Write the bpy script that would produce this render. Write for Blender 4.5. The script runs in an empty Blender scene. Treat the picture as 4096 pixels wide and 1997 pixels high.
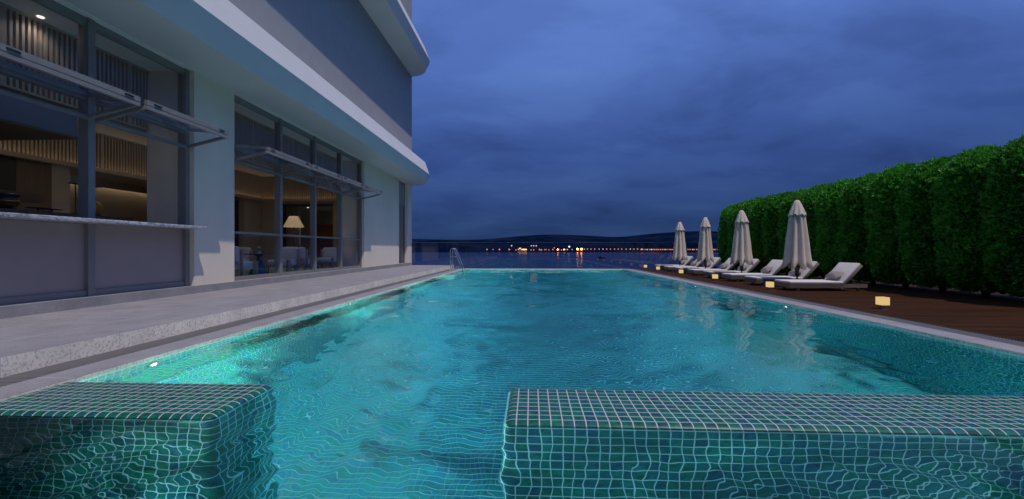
import bpy, bmesh, math, random
import numpy as np
from mathutils import Vector, Matrix
random.seed(7)
rng = np.random.default_rng(7)
PI = math.pi
sc = bpy.context.scene
C = sc.collection

# ------------------------------------------------------------------ camera, sky, sun, exposure
cam = bpy.data.cameras.new("camera")
cam.sensor_width = 36
cam.lens = 14.63
cam.clip_start = 0.02
cam.clip_end = 12000
co = bpy.data.objects.new("camera", cam)
C.objects.link(co)
co.location = (0, 0, 1.0)
co.rotation_euler = (math.radians(90), 0, math.radians(2.65))
sc.camera = co

sc.view_settings.view_transform = 'Standard'
sc.view_settings.look = 'None'
sc.view_settings.gamma = 1
sc.view_settings.exposure = 0.0
sc.render.engine = 'CYCLES'
cy = sc.cycles
cy.use_denoising = True
cy.denoising_prefilter = 'ACCURATE'
cy.denoising_input_passes = 'RGB_ALBEDO_NORMAL'
cy.max_bounces = 10
cy.diffuse_bounces = 4
cy.glossy_bounces = 4
cy.transmission_bounces = 8
cy.transparent_max_bounces = 16
cy.volume_bounces = 0
cy.sample_clamp_indirect = 4.0
cy.blur_glossy = 0.3
cy.use_light_tree = True

SUN_DIR = Vector((1.0, -1.0, 3.03)).normalized()
sun = bpy.data.lights.new("moon_sun", 'SUN')
sun.energy = 2.35
sun.color = (1.0, 0.89, 0.80)
sun.angle = math.radians(0.5)
so = bpy.data.objects.new("moon_sun", sun)
C.objects.link(so)
so.location = SUN_DIR * 60
so.rotation_euler = SUN_DIR.to_track_quat('Z', 'Y').to_euler()

world = bpy.data.worlds.new("World")
sc.world = world
world.use_nodes = True
nt = world.node_tree
nt.nodes.clear()


def nd(nt, typ, **kw):
    n = nt.nodes.new(typ)
    for k, v in kw.items():
        if k == 'ins':
            for kk, vv in v.items():
                if isinstance(vv, bpy.types.NodeSocket):
                    nt.links.new(vv, n.inputs[kk])
                else:
                    n.inputs[kk].default_value = vv
        else:
            setattr(n, k, v)
    return n


def mth(nt, op, a, b=None, c=None, clamp=False):
    n = nt.nodes.new('ShaderNodeMath')
    n.operation = op
    n.use_clamp = clamp
    for i, v in enumerate((a, b, c)):
        if v is None:
            continue
        if isinstance(v, bpy.types.NodeSocket):
            nt.links.new(v, n.inputs[i])
        else:
            n.inputs[i].default_value = v
    return n.outputs[0]


def mixc(nt, f, a, b, mode='MIX'):
    n = nt.nodes.new('ShaderNodeMix')
    n.data_type = 'RGBA'
    n.blend_type = mode
    for s, v in ((n.inputs[0], f), (n.inputs[6], a), (n.inputs[7], b)):
        if isinstance(v, bpy.types.NodeSocket):
            nt.links.new(v, s)
        elif isinstance(v, (int, float)):
            s.default_value = v
        else:
            s.default_value = (*v, 1)
    return n.outputs[2]


def ramp(nt, f, stops, interp='LINEAR'):
    n = nt.nodes.new('ShaderNodeValToRGB')
    n.color_ramp.interpolation = interp
    el = n.color_ramp.elements
    while len(el) < len(stops):
        el.new(0.5)
    for e, (p, c) in zip(el, stops):
        e.position = p
        e.color = (*c, 1) if len(c) == 3 else c
    nt.links.new(f, n.inputs[0])
    return n.outputs[0]


tc = nd(nt, 'ShaderNodeTexCoord')
sep = nd(nt, 'ShaderNodeSeparateXYZ', ins={0: tc.outputs['Generated']})
zz = mth(nt, 'MAXIMUM', sep.outputs[2], 0.0)
grad = ramp(nt, zz, [(0.0, (0.018, 0.046, 0.155)), (0.05, (0.019, 0.050, 0.170)), (0.2, (0.042, 0.094, 0.320)),
                     (0.42, (0.108, 0.212, 0.62)), (1.0, (0.170, 0.285, 0.70))])
# dusk sky texture lends its own tint and unevenness to the gradient
sky = nd(nt, 'ShaderNodeTexSky')
sky.sky_type = 'NISHITA'
sky.sun_disc = False
sky.sun_elevation = math.asin(SUN_DIR.z)
sky.sun_rotation = math.atan2(SUN_DIR.x, SUN_DIR.y)
den = mth(nt, 'ADD', zz, 0.22)
cx_ = mth(nt, 'DIVIDE', sep.outputs[0], den)
cy_ = mth(nt, 'DIVIDE', sep.outputs[1], den)
cv = nd(nt, 'ShaderNodeCombineXYZ', ins={0: cx_, 1: cy_, 2: 0.0})
mp = nd(nt, 'ShaderNodeMapping', ins={0: cv.outputs[0], 'Rotation': (0, 0, -0.5), 'Scale': (0.75, 1.05, 1), 'Location': (2.3, 1.1, 0)})
n1 = nd(nt, 'ShaderNodeTexNoise', ins={'Vector': mp.outputs[0], 'Scale': 1.5, 'Detail': 9, 'Roughness': 0.56, 'Distortion': 0.25})
n2 = nd(nt, 'ShaderNodeTexNoise', ins={'Vector': mp.outputs[0], 'Scale': 0.45, 'Detail': 3, 'Roughness': 0.5})
cl = mth(nt, 'ADD', mth(nt, 'MULTIPLY', n1.outputs[0], 0.75), mth(nt, 'MULTIPLY', n2.outputs[0], 0.25))
cf = ramp(nt, cl, [(0.36, (0.66, 0.68, 0.71)), (0.45, (0.86, 0.87, 0.89)), (0.53, (1.06, 1.05, 1.01)), (0.64, (1.32, 1.26, 1.12))], 'EASE')
skyc = mixc(nt, 1.0, grad, cf, 'MULTIPLY')
skt = mixc(nt, 1.0, sky.outputs[0], (0.010, 0.011, 0.011), 'MULTIPLY')
skyc = mixc(nt, 0.12, skyc, skt)
bgn = nd(nt, 'ShaderNodeBackground', ins={0: skyc, 1: 1.0})
out = nd(nt, 'ShaderNodeOutputWorld', ins={0: bgn.outputs[0]})

# ------------------------------------------------------------------ materials
MATS = {}


def newmat(name):
    m = bpy.data.materials.new(name)
    m.use_nodes = True
    m.node_tree.nodes.clear()
    MATS[name] = m
    return m, m.node_tree


def finish(nt, shader, vol=None):
    o = nd(nt, 'ShaderNodeOutputMaterial', ins={0: shader})
    if vol is not None:
        nt.links.new(vol, o.inputs[1])


def pri(nt, col, rough=0.6, metal=0.0, normal=None, **ins):
    p = nt.nodes.new('ShaderNodeBsdfPrincipled')
    for k, v in (('Base Color', col), ('Roughness', rough), ('Metallic', metal)):
        if isinstance(v, bpy.types.NodeSocket):
            nt.links.new(v, p.inputs[k])
        elif k == 'Base Color':
            p.inputs[k].default_value = (*v, 1)
        else:
            p.inputs[k].default_value = v
    if normal is not None:
        nt.links.new(normal, p.inputs['Normal'])
    for k, v in ins.items():
        p.inputs[k.replace('_', ' ')].default_value = v
    return p.outputs[0]


def pos(nt):
    return nd(nt, 'ShaderNodeNewGeometry')


def noise(nt, vec, scale, detail=4, rough=0.55, dist=0.0):
    return nd(nt, 'ShaderNodeTexNoise', ins={'Vector': vec, 'Scale': scale, 'Detail': detail, 'Roughness': rough, 'Distortion': dist}).outputs[0]


def mapping(nt, vec, scale=(1, 1, 1), loc=(0, 0, 0), rot=(0, 0, 0)):
    return nd(nt, 'ShaderNodeMapping', ins={0: vec, 'Scale': scale, 'Location': loc, 'Rotation': rot}).outputs[0]


def bump(nt, h, dist=0.01, strength=1.0):
    return nd(nt, 'ShaderNodeBump', ins={'Height': h, 'Distance': dist, 'Strength': strength}).outputs[0]


def simple(name, col, rough=0.6, metal=0.0, var=0.12, nscale=8.0, bmp=0.0, stretch=(1, 1, 1), **ins):
    m, nt = newmat(name)
    t = nd(nt, 'ShaderNodeTexCoord').outputs['Object']
    v = mapping(nt, t, stretch)
    n = noise(nt, v, nscale, 5)
    f = nd(nt, 'ShaderNodeMapRange', ins={0: n, 1: 0.3, 2: 0.7, 3: 1 - var, 4: 1 + var}).outputs[0]
    c = nd(nt, 'ShaderNodeVectorMath', operation='SCALE', ins={0: col, 'Scale': f}).outputs[0]
    nb = bump(nt, noise(nt, v, nscale * 6, 4), bmp) if bmp else None
    finish(nt, pri(nt, c, rough, metal, nb, **ins))
    return m


def emis(name, col, strength):
    m, nt = newmat(name)
    e = nd(nt, 'ShaderNodeEmission', ins={0: (*col, 1), 1: strength})
    finish(nt, e.outputs[0])
    return m


TILE = 0.0685


def make_tile():
    m, nt = newmat('pool_tile')
    g = pos(nt)
    P = g.outputs['Position']
    N = g.outputs['True Normal']
    off = nd(nt, 'ShaderNodeVectorMath', operation='ADD', ins={0: P, 1: (0.020 + 10 * TILE, -2.562 + 100 * TILE, 0.12 + 100 * TILE)}).outputs[0]
    v = nd(nt, 'ShaderNodeVectorMath', operation='SCALE', ins={0: off, 'Scale': 1 / TILE}).outputs[0]
    s = nd(nt, 'ShaderNodeSeparateXYZ', ins={0: v})
    na = nd(nt, 'ShaderNodeVectorMath', operation='ABSOLUTE', ins={0: N}).outputs[0]
    ns = nd(nt, 'ShaderNodeSeparateXYZ', ins={0: na})
    tot = None
    for i in range(3):
        fr = mth(nt, 'FRACT', s.outputs[i])
        d = mth(nt, 'MINIMUM', fr, mth(nt, 'SUBTRACT', 1.0, fr))
        ln = nd(nt, 'ShaderNodeMapRange', ins={0: d, 1: 0.036, 2: 0.062, 3: 1.0, 4: 0.0}).outputs[0]
        gate = mth(nt, 'LESS_THAN', ns.outputs[i], 0.72)
        if i == 0:      # butt joints of the floor mosaic are tinted close to the tile
            flr = mth(nt, 'MULTIPLY', mth(nt, 'LESS_THAN', nd(nt, 'ShaderNodeSeparateXYZ', ins={0: P}).outputs[2], -1.0), mth(nt, 'GREATER_THAN', ns.outputs[2], 0.7))
            gate = mth(nt, 'MULTIPLY', gate, mth(nt, 'SUBTRACT', 1.0, mth(nt, 'MULTIPLY', flr, 0.72)))
        ln = mth(nt, 'MULTIPLY', ln, gate)
        tot = ln if tot is None else mth(nt, 'MAXIMUM', tot, ln)
    v2 = nd(nt, 'ShaderNodeVectorMath', operation='MULTIPLY_ADD', ins={0: N, 1: (-0.3, -0.3, -0.3), 2: v}).outputs[0]
    fl = nd(nt, 'ShaderNodeVectorMath', operation='FLOOR', ins={0: v2}).outputs[0]
    wn = nd(nt, 'ShaderNodeTexWhiteNoise', ins={0: fl})
    sm = noise(nt, nd(nt, 'ShaderNodeVectorMath', operation='ADD', ins={0: mapping(nt, P, (1, 1, 2.2)), 1: wn.outputs[1]}).outputs[0], 14, 5, 0.6, 1.2)
    base = ramp(nt, wn.outputs[0], [(0.0, (0.006, 0.120, 0.080)), (0.4, (0.008, 0.135, 0.100)), (0.7, (0.010, 0.120, 0.115)), (1.0, (0.010, 0.090, 0.115))])
    k = nd(nt, 'ShaderNodeMapRange', ins={0: sm, 1: 0.3, 2: 0.72, 3: 0.45, 4: 1.45}).outputs[0]
    base = nd(nt, 'ShaderNodeVectorMath', operation='SCALE', ins={0: base, 'Scale': k}).outputs[0]
    base2 = ramp(nt, wn.outputs[0], [(0.0, (0.006, 0.105, 0.100)), (0.4, (0.008, 0.120, 0.125)), (1.0, (0.006, 0.085, 0.130))])
    base2 = nd(nt, 'ShaderNodeVectorMath', operation='SCALE', ins={0: base2, 'Scale': k}).outputs[0]
    low = mth(nt, 'LESS_THAN', nd(nt, 'ShaderNodeSeparateXYZ', ins={0: P}).outputs[2], -1.0)
    upw = mth(nt, 'MULTIPLY', low, mth(nt, 'GREATER_THAN', ns.outputs[2], 0.7))
    base = mixc(nt, upw, base, base2)
    col = mixc(nt, tot, base, (0.52, 0.52, 0.55))
    rough = mth(nt, 'MULTIPLY_ADD', tot, 0.4, 0.38)
    bm = bump(nt, mth(nt, 'SUBTRACT', 1.0, tot), 0.001)
    finish(nt, pri(nt, col, rough, 0, bm, Specular_IOR_Level=0.25))
    return m


def make_water():
    m, nt = newmat('pool_water')
    P = pos(nt).outputs['Position']

    def slope(vecs, amp):
        """tilt the surface normal by smooth ripples: sideways more than lengthways"""
        tot = None
        for (sc3, scale, w, loc) in vecs:
            n = nd(nt, 'ShaderNodeTexNoise', ins={'Vector': mapping(nt, P, sc3, loc), 'Scale': scale, 'Detail': 1.5, 'Roughness': 0.4, 'Distortion': 0.5})
            v = nd(nt, 'ShaderNodeVectorMath', operation='SUBTRACT', ins={0: n.outputs[1], 1: (0.5, 0.5, 0.5)}).outputs[0]
            v = nd(nt, 'ShaderNodeVectorMath', operation='SCALE', ins={0: v, 'Scale': w}).outputs[0]
            tot = v if tot is None else nd(nt, 'ShaderNodeVectorMath', operation='ADD', ins={0: tot, 1: v}).outputs[0]
        v = nd(nt, 'ShaderNodeVectorMath', operation='MULTIPLY', ins={0: tot, 1: (amp[0], amp[1], 0.0)}).outputs[0]
        v = nd(nt, 'ShaderNodeVectorMath', operation='ADD', ins={0: v, 1: (0.0, 0.0, 1.0)}).outputs[0]
        return nd(nt, 'ShaderNodeVectorMath', operation='NORMALIZE', ins={0: v}).outputs[0]
    nr = slope([((1.0, 0.55, 1), 6.5, 0.70, (0, 0, 0)), ((1, .6, 1), 1.7, 0.22, (3, 5, 0))], (1.55, 0.010))
    ng = slope([((1.0, 0.8, 1), 3.2, 0.6, (7, 1, 0)), ((1, .8, 1), 1.1, 0.7, (3, 5, 0)), ((1, 1, 1), 9.0, .18, (1, 1, 0))], (0.24, 0.30))
    fr = nd(nt, 'ShaderNodeFresnel', ins={'IOR': 1.33, 'Normal': ng}).outputs[0]
    fr = mth(nt, 'MINIMUM', mth(nt, 'MULTIPLY', fr, 0.62), 0.34)
    rf = nd(nt, 'ShaderNodeBsdfRefraction', ins={'Color': (0.94, 1.0, 1.0, 1), 'IOR': 1.12, 'Roughness': 0.0, 'Normal': nr})
    gl = nd(nt, 'ShaderNodeBsdfGlossy', ins={'Color': (1, 1, 1, 1), 'Roughness': 0.015, 'Normal': ng})
    mx = nd(nt, 'ShaderNodeMixShader', ins={0: fr, 1: rf.outputs[0], 2: gl.outputs[0]})
    vo = nd(nt, 'ShaderNodeVolumeAbsorption', ins={'Color': (0.20, 0.80, 0.97, 1), 'Density': 0.30})
    finish(nt, mx.outputs[0], vo.outputs[0])
    return m


def make_glass(name, tint, refl=1.0, ior=1.45):
    m, nt = newmat(name)
    fr = nd(nt, 'ShaderNodeFresnel', ins={'IOR': ior}).outputs[0]
    fr = mth(nt, 'MULTIPLY', fr, refl, clamp=True)
    bf = nd(nt, 'ShaderNodeNewGeometry').outputs['Backfacing']
    fr = mth(nt, 'MULTIPLY', fr, mth(nt, 'SUBTRACT', 1.0, bf))
    t = nd(nt, 'ShaderNodeBsdfTransparent', ins={0: (*tint, 1)})
    g = nd(nt, 'ShaderNodeBsdfGlossy', ins={'Color': (0.9, 0.95, 1, 1), 'Roughness': 0.0})
    mx = nd(nt, 'ShaderNodeMixShader', ins={0: fr, 1: t.outputs[0], 2: g.outputs[0]})
    finish(nt, mx.outputs[0])
    return m


def make_stone(name, col, dark, slab=(0.9, 0.9, 0.9), joint=(0.0, 0.0, 0.0), pit=1.0):
    m, nt = newmat(name)
    P = pos(nt).outputs['Position']
    n = noise(nt, mapping(nt, P, (1, 1, 1)), 46, 5, 0.65)
    n2 = noise(nt, P, 3.0, 4)
    f = nd(nt, 'ShaderNodeMapRange', ins={0: n, 1: 0.30, 2: 0.50, 3: 0.0, 4: 1.0}).outputs[0]
    c = mixc(nt, f, dark, col)
    f2 = nd(nt, 'ShaderNodeMapRange', ins={0: n2, 1: 0.3, 2: 0.7, 3: 0.86, 4: 1.12}).outputs[0]
    c = nd(nt, 'ShaderNodeVectorMath', operation='SCALE', ins={0: c, 'Scale': f2}).outputs[0]
    sp = nd(nt, 'ShaderNodeSeparateXYZ', ins={0: P})
    for i in range(3):
        if joint[i] > 0:
            fr = mth(nt, 'FRACT', mth(nt, 'MULTIPLY', mth(nt, 'ADD', sp.outputs[i], 50.13), 1 / joint[i]))
            l = mth(nt, 'LESS_THAN', fr, 0.008 / joint[i])
            c = mixc(nt, mth(nt, 'MULTIPLY', l, 0.8), c, (0.55, 0.54, 0.53))
    bn = bump(nt, n, 0.0015 * pit)
    finish(nt, pri(nt, c, 0.75, 0, bn))
    return m


def make_deck():
    m, nt = newmat('deck_wood')
    P = pos(nt).outputs['Position']
    sp = nd(nt, 'ShaderNodeSeparateXYZ', ins={0: P})
    yb = mth(nt, 'MULTIPLY', sp.outputs[1], 1 / 0.095)
    fr = mth(nt, 'FRACT', mth(nt, 'ADD', yb, 100))
    gap = mth(nt, 'LESS_THAN', fr, 0.08)
    idx = mth(nt, 'FLOOR', mth(nt, 'ADD', yb, 100))
    xi = mth(nt, 'FLOOR', mth(nt, 'ADD', mth(nt, 'MULTIPLY', sp.outputs[0], 0.55), mth(nt, 'MULTIPLY', idx, 0.37)))
    wn = nd(nt, 'ShaderNodeTexWhiteNoise', ins={0: nd(nt, 'ShaderNodeCombineXYZ', ins={0: xi, 1: idx, 2: 0.0}).outputs[0]}).outputs[0]
    gr = noise(nt, mapping(nt, P, (3, 60, 1)), 1.0, 6, 0.7, 0.8)
    c = ramp(nt, gr, [(0.25, (0.027, 0.011, 0.0045)), (0.5, (0.045, 0.019, 0.008)), (0.75, (0.070, 0.031, 0.014))])
    k = mth(nt, 'MULTIPLY_ADD', wn, 0.5, 0.75)
    c = nd(nt, 'ShaderNodeVectorMath', operation='SCALE', ins={0: c, 'Scale': k}).outputs[0]
    c = mixc(nt, gap, c, (0.008, 0.005, 0.004))
    hgt = mth(nt, 'SUBTRACT', mth(nt, 'MULTIPLY', gr, 0.15), mth(nt, 'MULTIPLY', gap, 1.0))
    finish(nt, pri(nt, c, 0.75, 0, bump(nt, hgt, 0.004), Specular_IOR_Level=0.05))
    return m


def make_grate():
    m, nt = newmat('drain_grate')
    P = pos(nt).outputs['Position']
    sp = nd(nt, 'ShaderNodeSeparateXYZ', ins={0: P})
    fr = mth(nt, 'FRACT', mth(nt, 'MULTIPLY', mth(nt, 'ADD', sp.outputs[1], 50), 1 / 0.032))
    l = mth(nt, 'LESS_THAN', fr, 0.42)
    c = mixc(nt, l, (0.19, 0.18, 0.185), (0.012, 0.012, 0.013))
    finish(nt, pri(nt, c, 0.5, 0, bump(nt, mth(nt, 'SUBTRACT', 1, l), 0.006)))
    return m


def make_marble():
    m, nt = newmat('marble')
    P = pos(nt).outputs['Position']
    n = noise(nt, mapping(nt, P, (1, 1.2, 3), rot=(0.3, 0.4, 0.6)), 3.2, 8, 0.6, 2.2)
    c = ramp(nt, n, [(0.36, (0.62, 0.63, 0.65)), (0.47, (0.50, 0.51, 0.53)), (0.50, (0.10, 0.10, 0.12)), (0.53, (0.50, 0.51, 0.53)), (0.7, (0.66, 0.66, 0.68))])
    finish(nt, pri(nt, c, 0.25))
    return m


def make_lake():
    m, nt = newmat('lake_water')
    P = pos(nt).outputs['Position']
    a = noise(nt, mapping(nt, P, (0.15, 1.0, 1)), 0.25, 4, 0.55)
    b = noise(nt, mapping(nt, P, (0.004, 0.045, 1)), 1.0, 4, 0.6)
    r = nd(nt, 'ShaderNodeMapRange', ins={0: b, 1: 0.4, 2: 0.6, 3: 0.17, 4: 0.22}).outputs[0]
    finish(nt, pri(nt, (0.006, 0.018, 0.060), r, 0, bump(nt, a, 0.02), IOR=1.33))
    return m


def make_leaf():
    m, nt = newmat('foliage')
    at = nd(nt, 'ShaderNodeAttribute', attribute_name='tone')
    oi = nd(nt, 'ShaderNodeObjectInfo')
    P = nd(nt, 'ShaderNodeTexCoord').outputs['Object']
    n = noise(nt, P, 2.6, 3)
    f = mth(nt, 'MULTIPLY_ADD', n, 0.5, mth(nt, 'MULTIPLY', at.outputs['Fac'], 0.75))
    c = ramp(nt, f, [(0.2, (0.014, 0.075, 0.007)), (0.55, (0.046, 0.22, 0.018)), (0.95, (0.13, 0.46, 0.045))])
    k = mth(nt, 'MULTIPLY_ADD', oi.outputs['Random'], 0.3, 1.05)
    c = nd(nt, 'ShaderNodeVectorMath', operation='SCALE', ins={0: c, 'Scale': k}).outputs[0]
    p = pri(nt, c, 0.5)
    t = nd(nt, 'ShaderNodeBsdfTranslucent', ins={0: c})
    mx = nd(nt, 'ShaderNodeMixShader', ins={0: 0.25, 1: p, 2: t.outputs[0]})
    finish(nt, mx.outputs[0])
    return m


def make_stucco():
    m, nt = newmat('stucco')
    P = pos(nt).outputs['Position']
    n = noise(nt, P, 60, 4, 0.6)
    n2 = noise(nt, mapping(nt, P, (1, 1, 0.4)), 1.2, 5)
    k = mth(nt, 'ADD', mth(nt, 'MULTIPLY', n, 0.30), mth(nt, 'MULTIPLY', n2, 0.25))
    k = mth(nt, 'ADD', k, 0.72)
    c = nd(nt, 'ShaderNodeVectorMath', operation='SCALE', ins={0: (0.78, 0.70, 0.57), 'Scale': k}).outputs[0]
    finish(nt, pri(nt, c, 0.85, 0, bump(nt, n, 0.004)))
    return m


def make_fabric(name, col, wave=0.0):
    m, nt = newmat(name)
    T = nd(nt, 'ShaderNodeTexCoord').outputs['Object']
    n = noise(nt, T, 260, 2)
    n2 = noise(nt, T, 5, 4)
    k = mth(nt, 'ADD', 0.80, mth(nt, 'ADD', mth(nt, 'MULTIPLY', n, 0.16), mth(nt, 'MULTIPLY', n2, 0.24)))
    h = mth(nt, 'ADD', mth(nt, 'MULTIPLY', n, 0.2), n2)
    if wave:
        w = nd(nt, 'ShaderNodeTexWave', ins={'Vector': T, 'Scale': wave, 'Distortion': 4.0, 'Detail': 1.0, 'Detail Scale': 0.5}).outputs[0]
        k = mth(nt, 'MULTIPLY', k, mth(nt, 'MULTIPLY_ADD', w, 0.22, 0.86))
    c = nd(nt, 'ShaderNodeVectorMath', operation='SCALE', ins={0: col, 'Scale': k}).outputs[0]
    finish(nt, pri(nt, c, 0.9, 0, bump(nt, h, 0.004)))
    return m


def make_wood(name, a, b, sc_=(30, 2, 2)):
    m, nt = newmat(name)
    T = nd(nt, 'ShaderNodeTexCoord').outputs['Object']
    n = noise(nt, mapping(nt, T, sc_), 1.0, 6, 0.65, 0.6)
    c = ramp(nt, n, [(0.3, a), (0.7, b)])
    finish(nt, pri(nt, c, 0.6, 0, bump(nt, n, 0.002)))
    return m


tile = make_tile()
water = make_water()
win_glass = make_glass('window_glass', (0.94, 0.94, 0.95), 0.8, 1.45)
leaf_glass = make_glass('leaf_glass', (0.93, 0.94, 0.97), 1.0, 1.5)
rail_glass = make_glass('rail_glass', (0.76, 0.78, 0.85), 1.2, 1.6)
stone = make_stone('lit_face_stone', (0.93, 0.85, 0.70), (0.42, 0.36, 0.30), joint=(0.0, 0.95, 0.0))  # paler than the terrace top: light on upright faces put into the colour
stone_top = make_stone('terrace_stone', (0.29, 0.28, 0.30), (0.19, 0.18, 0.20), joint=(0.78, 1.9, 0.0), pit=0.5)
plinth_m = make_stone('plinth_stone', (0.30, 0.29, 0.29), (0.21, 0.20, 0.20))
deckm = make_deck()
gratem = make_grate()
marble = make_marble()
lakem = make_lake()
leafm = make_leaf()
stucco = make_stucco()
white_paint = simple('smooth_white_render', (0.66, 0.67, 0.68), 0.6, var=0.03, nscale=1.5)
upper_wall = simple('upper_wall_render', (0.34, 0.35, 0.37), 0.8, var=0.05, nscale=3, bmp=0.002)
frame_m = simple('grey_frame', (0.235, 0.23, 0.225), 0.5, 0.1, var=0.05)
panel_m = simple('grey_panel', (0.37, 0.29, 0.27), 0.55, 0.0, var=0.05, nscale=1.2)
ceil_m = simple('ceiling_paint', (0.78, 0.77, 0.72), 0.8, var=0.03)
slat_m = make_wood('slat_wood', (0.36, 0.31, 0.25), (0.46, 0.40, 0.33), (40, 40, 2))
slat_back = simple('slat_backing', (0.045, 0.038, 0.032), 0.8)
int_wall = simple('interior_plaster', (0.36, 0.33, 0.28), 0.8, var=0.05, nscale=2)
wood_panel = make_wood('wood_panel', (0.10, 0.068, 0.045), (0.15, 0.105, 0.072), (14, 14, 1.2))
rust_panel = make_wood('rust_panel', (0.17, 0.058, 0.026), (0.24, 0.085, 0.038), (4, 4, 12))
dark_m = simple('dark_metal', (0.015, 0.015, 0.016), 0.4)
int_floor = simple('interior_stone_floor', (0.20, 0.18, 0.16), 0.35, var=0.08, nscale=2)
canopy_m = simple('bar_canopy_panel', (0.16, 0.16, 0.24), 0.5, var=0.04)
cushion = make_fabric('cushion_fabric', (0.68, 0.65, 0.63))
pillow_m = make_fabric('pillow_fabric', (0.36, 0.31, 0.29), 9.0)
canvas = make_fabric('umbrella_canvas', (0.62, 0.54, 0.45))
rattan = make_wood('lounger_timber', (0.13, 0.10, 0.075), (0.23, 0.18, 0.14), (4, 30, 30))
bronze = simple('bronze_metal', (0.12, 0.10, 0.085), 0.35, 0.7)
steel = simple('polished_steel', (0.62, 0.62, 0.62), 0.12, 1.0, var=0.03)
steel_dark = simple('dull_steel', (0.30, 0.31, 0.33), 0.30, 0.9, var=0.03)
orange_m = simple('orange_plastic', (0.60, 0.22, 0.07), 0.5)
hill_m = None
boucle = make_fabric('boucle_fabric', (0.60, 0.60, 0.62))
post_wood = make_wood('pale_wood', (0.26, 0.21, 0.175), (0.38, 0.32, 0.27), (6, 6, 30))
bluedark = simple('dark_blue_metal', (0.03, 0.04, 0.07), 0.25, 0.6)
gold = simple('brushed_gold', (0.60, 0.36, 0.10), 0.28, 1.0, nscale=14)
glass_brown = simple('smoked_glass_jar', (0.06, 0.035, 0.02), 0.12, 0.2)
ground_m = simple('ground_soil', (0.05, 0.05, 0.045), 0.9)
bark = simple('bark', (0.05, 0.038, 0.028), 0.9, bmp=0.01)
china = simple('white_china', (0.7, 0.7, 0.7), 0.3)
stem_m = simple('flower_stem', (0.04, 0.10, 0.03), 0.6)

cube_e = emis('cube_lamp_glow', (0.82, 0.57, 0.245), 0.88)
cove_e = emis('cove_strip_glow', (1.0, 0.64, 0.38), 2.4)
cove_b = emis('back_cove_glow', (1.0, 0.74, 0.50), 5.0)
down_e = emis('downlight_glow', (1.0, 0.95, 0.88), 1.5)
shade_e, nt_ = newmat('lamp_shade_glow')
_p = pri(nt_, (0.75, 0.62, 0.42), 0.8)
_pn = _p.node
_pn.inputs['Emission Color'].default_value = (1.0, 0.72, 0.38, 1)
_pn.inputs['Emission Strength'].default_value = 0.20
finish(nt_, _p)
lens_e = emis('pool_lens_glow', (0.85, 1.0, 0.95), 3.0)

# ------------------------------------------------------------------ mesh helpers


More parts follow.
